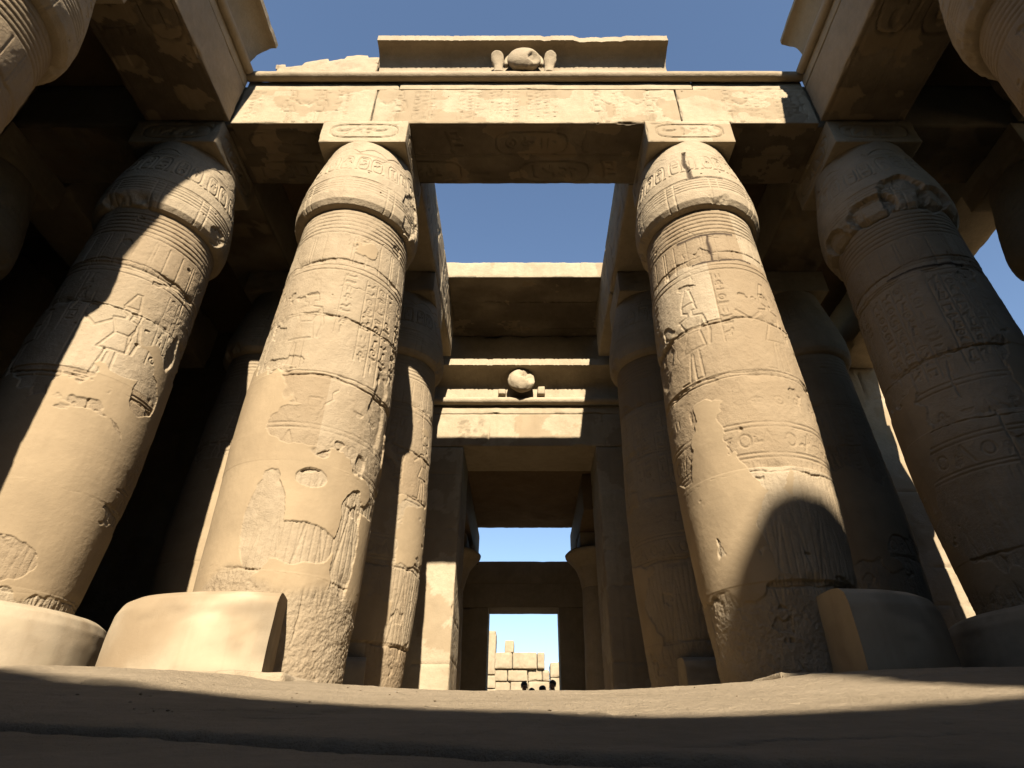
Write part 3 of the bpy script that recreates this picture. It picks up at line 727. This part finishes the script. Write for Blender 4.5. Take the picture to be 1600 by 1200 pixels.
T = thing('cornice', (0, 0, 0), 'long flared cornice block over the aisle carrying a sun disc between two cobras', 'cornice', 'flared cornices')
sweep('cavetto', cavetto(-8.9, -7.24, -6.82, TOZ+.07, CTZ-.1, .2, .42), -3.24, 3.2, 'x', M_ST, T, res=.03, amp=.008, seed=3, lip=-6.95, rag1=.05, flute=.006)
lump('sun_disc', (-.02, 6.98, 13.03), (.36, .2, .34), T, M_ST, 3, .03, cutp=[(.75, -.7, -.35, .55, .28)])
P = [(-.02+.39*math.sin(t), 7.04, 13.03+.38*math.cos(t)) for t in np.linspace(-1.9, 1.9, 40)]
def tube(name, P, rad, parent, mat, n=8):
    P = np.array(P); D = np.gradient(P, axis=0); D /= np.linalg.norm(D, axis=1)[:, None]
    u = np.cross(D, [0, 1, .001]); u /= np.linalg.norm(u, axis=1)[:, None]; v = np.cross(D, u)
    a = np.linspace(0, TW, n, endpoint=False)
    V = P[:, None]+rad*(u[:, None]*np.cos(a)[None, :, None]+v[:, None]*np.sin(a)[None, :, None])
    return mesh_obj(name, V.reshape(-1, 3), [gridfaces(len(P), n, True), np.arange(n)[None, ::-1], (np.arange(n)+(len(P)-1)*n)[None]], mat, parent, {'plaster': np.zeros(len(P)*n), 'stain': np.zeros(len(P)*n)})
tube('disc_border', P, .05, T, M_ST)
uraeus((-.56, 7.12, 12.7), .62, T, 1, -1); uraeus((.52, 7.12, 12.7), .62, T, 2, 1)
# broken rubble course left of the cornice
o = block('broken_cornice_block', -5.72, -3.27, 7.22, 8.5, TOZ+.09, 13.78, M_ST, res=.035, amp=.045, wear=.07, wearw=.2, seed=77, rag_top=.3, rag_ends=(.3, .02), taper=lambda P: (P.__setitem__((slice(None), 2), P[:, 2]-np.clip((P[:, 2]-12.8)/.9, 0, 1)*(.42*sm(-P[:, 0], 3.6, 5.7)+.1*(np.sin(P[:, 0]*7) > .2))), P)[1])
tag(o, 'rough broken stone block on the moulding, left of the cornice with the sun disc', 'stone block')
T = thing('cornice', (0, 0, 0), 'flared cornice of the left side colonnade with a broken end', 'cornice', 'flared cornices')
sweep('cavetto', cavetto(-7.0, -6.1, -5.6, TOZ+.07, CTZ, .16), -13, 7.12, 'l', M_ST, T, res=.045, amp=.010, seed=5, lip=-5.8, rag1=.1)
T = thing('cornice', (0, 0, 0), 'badly chipped flared cornice of the right side colonnade', 'cornice', 'flared cornices')
sweep('cavetto', cavetto(-7.0, -6.1, -5.72, TOZ+.07, CTZ-.1, .1), -13, 6.95, 'r', M_ST, T, res=.045, amp=.03, seed=9, lip=-6.05, rag1=.1, chipd=.3)

# ------------------------------------------------------------ gateway behind the second row
G = thing('temple_gateway', (.17, 16, FL), 'stone gateway at the end of the aisle with flared cornice and worn sun disc', 'gateway')
def gb(name, x0, x1, y0, y1, z0, z1, seed, rel=None, side=None, res=.05, mat=None, **kw):
    return block(name, x0-.17, x1-.17, y0-16, y1-16, z0-FL, z1-FL, mat or M_BEAM, res=res, seed=seed, front=rel, side=side, parent=G, **kw)
def jamb_relief(wd, h, seed):
    R = random.Random(seed); r = Relief(wd, h)
    z = .9
    while z < h: r.crack(0, z, wd+.2, 0, R, .008, .03, 'a', .12); z += R.uniform(.75, 1.1)
    for k in range(3): r.column_text(wd*.25+k*.24, .6, h-.4, .18, R, .016)
    r.line(wd*.18, .4, wd*.18, h-.2, .008, .02)
    r.line(wd*.9, .4, wd*.9, h-.2, .008, .02)
    for _ in range(8): r.crack(R.uniform(0, wd), R.uniform(0, h), .6, R.uniform(-3, 3), R, .006, .03)
    return r
gb('jamb', -4.0, -1.84, 16, 17.8, FL-.05, 8.26, 301, jamb_relief(2.2, 7.7, 1), jamb_relief(1.8, 7.7, 2), wear=.035, wearw=.1)
gb('jamb', 2.13, 4.3, 16, 17.8, FL-.05, 8.26, 302, jamb_relief(2.2, 7.7, 3), jamb_relief(1.8, 7.7, 4), wear=.035, wearw=.1)
lr = Relief(9.2, 1.4); RR = random.Random(4)
lr.line(3.35, 0, 3.38, 1.2, .012, .04); lr.line(6.9, 0, 6.85, 1.2, .01, .03)
for _ in range(14): lr.crack(RR.uniform(0, 9), RR.uniform(0, 1.2), .5, RR.uniform(-3, 3), RR, .004, .02)
for _ in range(60):
    lr.disk(RR.uniform(2.45, 3.3), RR.uniform(.1, .9), RR.uniform(.02, .1), RR.uniform(.02, .07), RR.uniform(.1, .4), 'p'); lr.disk(RR.uniform(2.4, 3.3), RR.uniform(.1, 1.), .04, .03, .01)
gb('lintel', -4.45, 4.75, 16.0, 17.8, 8.265, 9.38, 303, lr, wear=.015, wearw=.06)
gb('frieze', -4.45, 4.75, 15.985, 17.8, 9.385, 9.68, 304, None, wear=.02, wearw=.05)
P = [(-15.93-.0+.13*math.cos(t)+16, 9.80-FL+.13*math.sin(t)) for t in np.linspace(0, TW, 20, endpoint=False)]
def gsweep(name, prof, seed, x0=-4.45, x1=4.75, **kw):
    o = sweep(name, [(a+16, b-FL) for a, b in prof], x0-.17, x1-.17, 'x', M_BEAM, G, res=.04, seed=seed, **kw); return o
gsweep('round_moulding', [(-15.9+.13*math.cos(t), 9.79+.12*math.sin(t)) for t in np.linspace(0, TW, 20, endpoint=False)], 11, amp=.015)
gsweep('cavetto', cavetto(-17.6, -15.96, -15.32, 9.93, 10.98, .24, .4), 12, amp=.012, lip=-15.5, flute=.016)
o = lump('sun_disc', (-.1-.17, 15.58-16, 10.36-FL), (.42, .24, .42), G, M_BEAM, 8, .05, cutp=[(.65, -.7, .3, .75, .6), (.1, -.95, .45, .5, .35)])
for s in (-1, 1): gb('uraeus', -.1+s*.62-.12, -.1+s*.62+.12, 15.72, 16.05, 9.95, 10.2+.05*s, 320+s, None, res=.03, wear=.05, wearw=.1)
gb('upper_wall', -4.45, 4.75, 16.2, 17.78, 10.985, 12.62, 330, None, res=.15)

# walls of the portico
def wall(name, x0, x1, y0, y1, z0, z1, label, seed, res=.12, rel=True, cat='wall', mat=None, **kw):
    fr = None
    if rel:
        R = random.Random(seed); W = max(x1-x0, y1-y0); fr = Relief(W, z1-z0, .02); z = 1.0
        while z < z1-z0:
            fr.crack(0, z, W+.5, 0, R, .016, .04, 'a', .1)
            x = R.uniform(.5, 2)
            while x < W: fr.line(x, z, x+.02, z+1.05, .014, .04); x += R.uniform(1.2, 2.6)
            z += 1.05
        for _ in range(int(W*2)): fr.figure(R.uniform(0, W), R.choice((1, 4, 7)), R.uniform(1.6, 2.4), 1, R, .03)
    xl = x1-x0 > y1-y0
    return tag(block(name, x0, x1, y0, y1, z0, z1, mat or M_ST, res=res, seed=seed, front=fr if xl else None, side=None if xl else fr, **kw), label, cat)
wall('rear_wall', -14.6, -4.46, 16.02, 17.7, FL-.1, 12.6, 'dark rear wall of the portico left of the gateway', 401)
wall('rear_wall', 4.76, 14.6, 16.02, 17.7, FL-.1, 11.9, 'carved rear wall right of the gateway, a sunlit sliver showing beside the right corner column', 402, res=.07)
wall('side_wall', -15.6, -14.5, -13, 16, FL-.3, 12.6, 'dark left side wall of the court', 403, res=.3, rel=False)
wall('side_wall', 14.6, 15.7, -13, 17.7, FL-.3, 8.6, 'low right side wall of the court below the open sky', 404, res=.3, rel=False)

# roof slabs
def slab(x0, x1, y0, y1, z0, z1, label, seed, res=.2, **kw):
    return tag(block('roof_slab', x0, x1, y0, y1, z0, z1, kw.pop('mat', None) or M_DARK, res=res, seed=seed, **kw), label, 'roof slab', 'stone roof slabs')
fr = Relief(5.24, .66); un = Relief(5.24, 5.0); RR = random.Random(8)
fr.crack(1.55, 0, .4, 1.5, RR, .006, .02, 'a', .2); fr.crack(4.35, 0, .66, 1.55, RR, .008, .03, 'a', .2)
for z in (1.15, 2.5, 3.7): un.crack(0, z, 5.3, 0, RR, .012, .05, 'a', .08)
for _ in range(12): un.crack(RR.uniform(0, 5), RR.uniform(0, 4.5), .6, RR.uniform(-3, 3), RR, .008, .03)
slab(-2.62, 2.62, 13.35, 18.3, 12.64, 13.28, 'roof slab over the aisle behind the open bay, lit on its front edge', 500, res=.035, wear=.03, wearw=.1, amp=.012, front=fr, under=un, mat=M_BEAM)
slab(-15.6, -6.85, -13, 3.9, TOZ+.0, 13.2, 'roof slab over the left side colonnade, court half', 510)
slab(-15.6, -6.85, 3.92, 17.7, TOZ+.0, 13.2, 'roof slab over the left corner of the portico', 511)
slab(-6.84, -3.25, 8.45, 17.7, TOZ-.068, 13.15, 'roof slab over the bay left of the open aisle', 512)
slab(3.25, 6.84, 8.45, 17.7, TOZ-.068, 13.15, 'roof slab over the bay right of the open aisle', 513)
slab(6.85, 11.9, -13, 3.9, TOZ+.0, 13.2, 'roof slab over the right side colonnade, court half', 514)
slab(6.85, 11.6, 3.92, 10.6, TOZ+.0, 13.2, 'roof slab over the right corner column of the portico', 515)
slab(6.85, 11.5, 10.62, 17.7, TOZ+.0, 13.2, 'roof slab over the right rear corner with sky beside it', 516)

# ------------------------------------------------------------ hall behind the gateway
def hb(name, x0, x1, y0, y1, z0, z1, label, cat, seed, res=.15, **kw):
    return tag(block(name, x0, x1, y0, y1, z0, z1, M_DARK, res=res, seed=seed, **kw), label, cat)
hb('roof_slab', -9.5, 9.5, 17.82, 23.3, 8.3, 9.0, 'brown roof slabs of the dark hall seen through the gateway', 'roof slab', 601, res=.1, amp=.04)
hb('side_wall', -9.5, -8.6, 17.82, 26, FL-.1, 8.29, 'left wall of the dark hall', 'wall', 602, res=.3)
hb('side_wall', 8.6, 9.5, 17.82, 26, FL-.1, 8.29, 'right wall of the dark hall', 'wall', 603, res=.3)
for s, sn in ((-1, 'left'), (1, 'right')):
    xs = sorted((s*1.86, s*3.4))
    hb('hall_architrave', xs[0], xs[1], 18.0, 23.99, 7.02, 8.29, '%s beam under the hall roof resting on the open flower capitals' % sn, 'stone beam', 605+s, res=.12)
H2 = thing('inner_doorway', (-.05, 24, FL), 'dark inner doorway framing sky and a distant ruined wall', 'doorway')
def ib(name, x0, x1, z0, z1, seed): return block(name, x0+.05, x1+.05, 0, 1.2, z0-FL, z1-FL, M_ST, res=.08, seed=seed, wear=.012, wearw=.05, amp=.006, parent=H2)
ib('jamb', -8.6, -1.41, FL-.05, 5.4, 611); ib('jamb', 1.31, 8.6, FL-.05, 5.4, 612); ib('lintel', -8.6, 8.6, 5.405, 6.3, 613); ib('parapet', -8.6, 8.6, 6.305, 7.19, 614)
def open_column(x, y, seed, label):
    T = thing('open_papyrus_column', (x, y, FL), label, 'column', 'open papyrus columns of the dark hall')
    a = np.linspace(0, TW, 64, endpoint=False)
    def lathe(nm, prof, amp=.01):
        z = np.array([p[0] for p in prof]); r = np.array([p[1] for p in prof]); t = np.linspace(0, len(z)-1, 80)
        Z = np.interp(t, range(len(z)), z); R_ = np.interp(t, range(len(z)), r)
        A, R2 = np.meshgrid(a, R_); _, Z2 = np.meshgrid(a, Z); R2 = R2+amp*2*fbm(np.cos(A)*2+seed, np.sin(A)*2, Z2*2, 4)
        V = np.stack([R2*np.sin(A), -R2*np.cos(A), Z2], -1).reshape(-1, 3)
        mesh_obj(nm, V, [gridfaces(80, 64, True), np.arange(64)[None, ::-1], (np.arange(64)+79*64)[None]], M_ST, T, {'plaster': np.zeros(len(V)), 'stain': np.zeros(len(V))})
    lathe('shaft', [(0, .85), (.3, .85), (.32, .55), (1.2, .62), (4.3, .55), (4.6, .54)])
    lathe('capital', [(4.6, .56), (4.9, .62), (5.25, .74), (5.5, .93), (5.66, 1.08), (5.74, 1.1), (5.8, 1.04), (5.83, .5)])
    block('abacus', -.62, .62, -.62, .62, 5.82, 6.39, M_ST, res=.1, seed=seed, parent=T)
open_column(-2.62, 20.6, 621, 'open papyrus column left inside the hall with a flared capital against the sky')
open_column(2.5, 20.6, 622, 'open papyrus column right inside the hall with a flared capital against the sky')
open_column(-6.0, 20.6, 623, 'open papyrus column farther left inside the dark hall, hidden behind the jamb')
open_column(6.0, 20.6, 624, 'open papyrus column farther right inside the dark hall, hidden behind the jamb')

# ------------------------------------------------------------ ruined masonry far beyond the doorway (its own wall of blocks at y = 45)
W = thing('ruined_wall', (0, 45, FL), 'distant sunlit ruined masonry wall with stepped top framed by the inner doorway', 'wall')
for k, (x0, x1, z0, z1, dy) in enumerate([
    (-6.0, -2.02, 5.75, 8.6, .1), (-6.0, -1.98, 4.9, 5.72, .25), (-6.0, -1.9, 4.0, 4.86, .0), (-6.0, -1.95, 3.2, 3.96, .2), (-6.0, -1.86, 1.6, 3.16, .1), (-6, -1.9, .6, 1.57, .1),
    (-1.43, -.75, 7.18, 8.02, .4), (-2.1, 1.42, 6.1, 7.17, .15), (-2.1, .2, 4.62, 6.07, .3), (.22, 1.72, 4.62, 6.07, .32),
    (-1.84, .74, 3.2, 4.58, .1), (.77, 1.8, 3.2, 4.58, .22), (1.75, 5.5, 4.61, 6.55, .25), (1.83, 5.5, 3.2, 4.58, .35), (-1.84, 5.5, .6, 3.17, .2)]):
    RW = random.Random(k); nz = max(1, round((z1-z0)/.78)) if k not in (0, 6, 7) else 1
    for q in range(nz):
        za = z0+(z1-z0)*q/nz; zb = z0+(z1-z0)*(q+1)/nz-.015; x = x0
        while x < x1-.01:
            wd = min(RW.uniform(.8, 2.2), x1-x) if k not in (0, 6) else x1-x
            if x1-x-wd < .35: wd = x1-x
            if x > -3.2 and x < 3.4 or wd == x1-x:
                block('stone_block', x, x+wd-.02, dy+RW.uniform(-.08, .08), dy+1.6, za-FL, zb-FL, M_FAR, res=.07, amp=.05, wear=.07, wearw=.2, seed=700+k*17+q+int(x*9), parent=W)
            x += wd

for k, (x0, x1, z1) in enumerate(((-6.0, -2.05, 4.85), (-2.2, 1.3, 6.95), (1.25, 1.72, 5.95), (1.7, 5.4, 4.5))):
    block('wall_core', x0, x1, .6+.01*k, 1.5, .5-FL, z1-FL, M_FAR, res=.1, amp=.06, wear=.1, wearw=.25, seed=770+k, parent=W)

# ------------------------------------------------------------ visitors standing beyond the doorway
def cloth(name, col):
    m = bpy.data.materials.new(name); m.use_nodes = True; N = m.node_tree.nodes; L = m.node_tree.links
    n = N.new('ShaderNodeTexNoise'); n.inputs['Scale'].default_value = 6; r = N.new('ShaderNodeValToRGB')
    r.color_ramp.elements[0].color = (*[c*.7 for c in col], 1); r.color_ramp.elements[1].color = (*col, 1)
    L.new(n.outputs['Fac'], r.inputs[0]); L.new(r.outputs[0], N['Principled BSDF'].inputs['Base Color']); N['Principled BSDF'].inputs['Roughness'].default_value = .9
    return m
M_SKIN = cloth('skin', (.32, .17, .10)); M_HAIR = cloth('hair', (.03, .018, .012))
def skinmesh(name, nodes, edges, mat, parent, root=0):
    me = bpy.data.meshes.new(name); me.from_pydata([n[:3] for n in nodes], edges, []); me.materials.append(mat)
    o = bpy.data.objects.new(name, me); COL.objects.link(o)
    sk = o.modifiers.new('skin', 'SKIN'); sk.use_smooth_shade = True
    for i, n in enumerate(nodes):
        v = me.skin_vertices[0].data[i]; r = n[3]; v.radius = r if isinstance(r, tuple) else (r, r); v.use_root = (i == root)
    o.modifiers.new('sub', 'SUBSURF').levels = 2; o.modifiers['sub'].render_levels = 2
    o.parent = parent; return o
def person(x, y, h, rot, shirt, trousers, label, hat=False):
    T = thing('person', (x, y, FL), label, 'person', 'visitors beyond the inner doorway'); T.rotation_euler.z = rot
    k = h/1.75
    n = [(0, 0, .95, (.15, .11)), (0, 0, 1.12, (.13, .095)), (0, .01, 1.32, (.16, .105)), (0, .01, 1.44, (.09, .075)), (0, 0, 1.52, .052), (0, -.012, 1.585, .072), (0, -.012, 1.66, (.078, .095)), (0, 0, 1.73, (.05, .06))]
    e = [(i, i+1) for i in range(7)]
    for s in (-1, 1):
        b = len(n); n += [(s*.17, .01, 1.40, .055), (s*.22, .02, 1.15, .042), (s*.23, -.04, .92, .032), (s*.23, -.06, .82, (.03, .018))]
        e += [(3, b), (b, b+1), (b+1, b+2), (b+2, b+3)]
        for f in range(4):
            c = len(n); n += [(s*.23, -.085+.02*f, .755-.008*(f % 3), .009), (s*.225, -.082+.02*f, .715, .008)]; e += [(b+3, c), (c, c+1)]
        c = len(n); n += [(s*.21, -.10, .79, .010), (s*.205, -.105, .76, .008)]; e += [(b+3, c), (c, c+1)]
        b = len(n); n += [(s*.09, 0, .86, .085), (s*.10, -.01, .5, .058), (s*.10, .02, .1, .04), (s*.10, -.12, .04, (.035, .03))]
        e += [(0, b), (b, b+1), (b+1, b+2), (b+2, b+3)]
    n = [(a[0]*k, a[1]*k, a[2]*k, tuple(q*k for q in a[3]) if isinstance(a[3], tuple) else a[3]*k) for a in n]
    skinmesh('body', n, e, M_SKIN, T)
    sh = [(0, 0, .93, (.165, .125)), (0, 0, 1.12, (.15, .115)), (0, .01, 1.32, (.18, .125)), (0, .01, 1.42, (.12, .09))]; es = [(0, 1), (1, 2), (2, 3)]
    for s in (-1, 1): b = len(sh); sh += [(s*.17, .01, 1.40, .07), (s*.215, .02, 1.2, .055)]; es += [(3, b), (b, b+1)]
    skinmesh('shirt', [(a[0]*k, a[1]*k, a[2]*k, tuple(q*k for q in a[3]) if isinstance(a[3], tuple) else a[3]*k) for a in sh], es, shirt, T)
    tr = [(0, 0, .98, (.16, .12)), (0, 0, .88, (.15, .12))]; et = [(0, 1)]
    for s in (-1, 1): b = len(tr); tr += [(s*.09, 0, .8, .10), (s*.10, -.01, .5, .075), (s*.10, .02, .12, .06)]; et += [(1, b), (b, b+1), (b+1, b+2)]
    skinmesh('trousers', [(a[0]*k, a[1]*k, a[2]*k, tuple(q*k for q in a[3]) if isinstance(a[3], tuple) else a[3]*k) for a in tr], et, trousers, T)
    lump('hair', (0, .02*k, 1.685*k), (.092*k, .108*k, .09*k), T, M_HAIR, 4, .05, n=24)
    lump('nose', (0, -.115*k, 1.61*k), (.014*k, .02*k, .026*k), T, M_SKIN, 5, .02, n=12)
    for s in (-1, 1):
        lump('eye', (s*.032*k, -.088*k, 1.635*k), (.012*k, .01*k, .008*k), T, M_HAIR, 6, 0, n=10)
        lump('ear', (s*.088*k, 0, 1.62*k), (.012*k, .024*k, .032*k), T, M_SKIN, 7, .02, n=12)
    lump('mouth', (0, -.096*k, 1.57*k), (.024*k, .008*k, .007*k), T, cloth('lips', (.28, .10, .08)), 8, 0, n=10)
C1 = cloth('navy_shirt', (.03, .04, .08)); C2 = cloth('red_brown_shirt', (.16, .04, .025)); C3 = cloth('dark_trousers', (.03, .03, .035)); C4 = cloth('dark_green_shirt', (.04, .06, .035))
person(-.02, 26.3, 2.45, .3, C1, C3, 'leftmost of the visitors in the inner doorway, dark head and one shoulder showing')
person(.30, 27.6, 2.36, 2.6, C2, C3, 'smallest dark head second from the left in the inner doorway')
person(.74, 26.9, 2.37, 1.2, C4, C3, 'third visitor from the left in the inner doorway, low reddish head')
person(1.10, 26.2, 2.49, -.5, C2, C3, 'rightmost and tallest visitor showing in the inner doorway, dark hair')

# ------------------------------------------------------------ the pylon closing the court behind the viewer (unseen; tower tops shaped to cast the ramp and column shadows)
T = thing('pylon', (0, 0, 0), 'unseen entrance pylon closing the court behind the viewer, top shaped for its shadow', 'building')
def top_line(xs, zs, z0):
    def f(P):
        t = np.clip((P[:, 2]-z0)/3.0, 0, 1); P[:, 2] += t*np.interp(P[:, 0], xs, zs); return P
    return f
block('tower', -20, 5.24, -24, -20, -.5, 16.2, M_ST, res=.2, amp=.05, wear=.1, wearw=.4, parent=T, seed=801,
      taper=top_line([-20, -.6, 1.2, 2.5, 2.9, 3.5, 5.2], [2.2, 1.8, 1.0, .4, .05, .1, .7], 13))
block('tower', 5.25, 24, -24, -20, -.5, 20.0, M_ST, res=.2, amp=.05, wear=.1, wearw=.4, parent=T, seed=802,
      taper=top_line([5.25, 5.35, 5.6, 6.1, 8.0, 24], [.2, 1.2, 1.8, 2.5, 2.7, 3], 17))

# ------------------------------------------------------------ layout units to metres
for o in list(bpy.data.objects):
    if o.parent is None:
        o.location = o.location*S
        if o.type in ('MESH', 'EMPTY'): o.scale = (S, S, S)
bpy.context.view_layer.update()
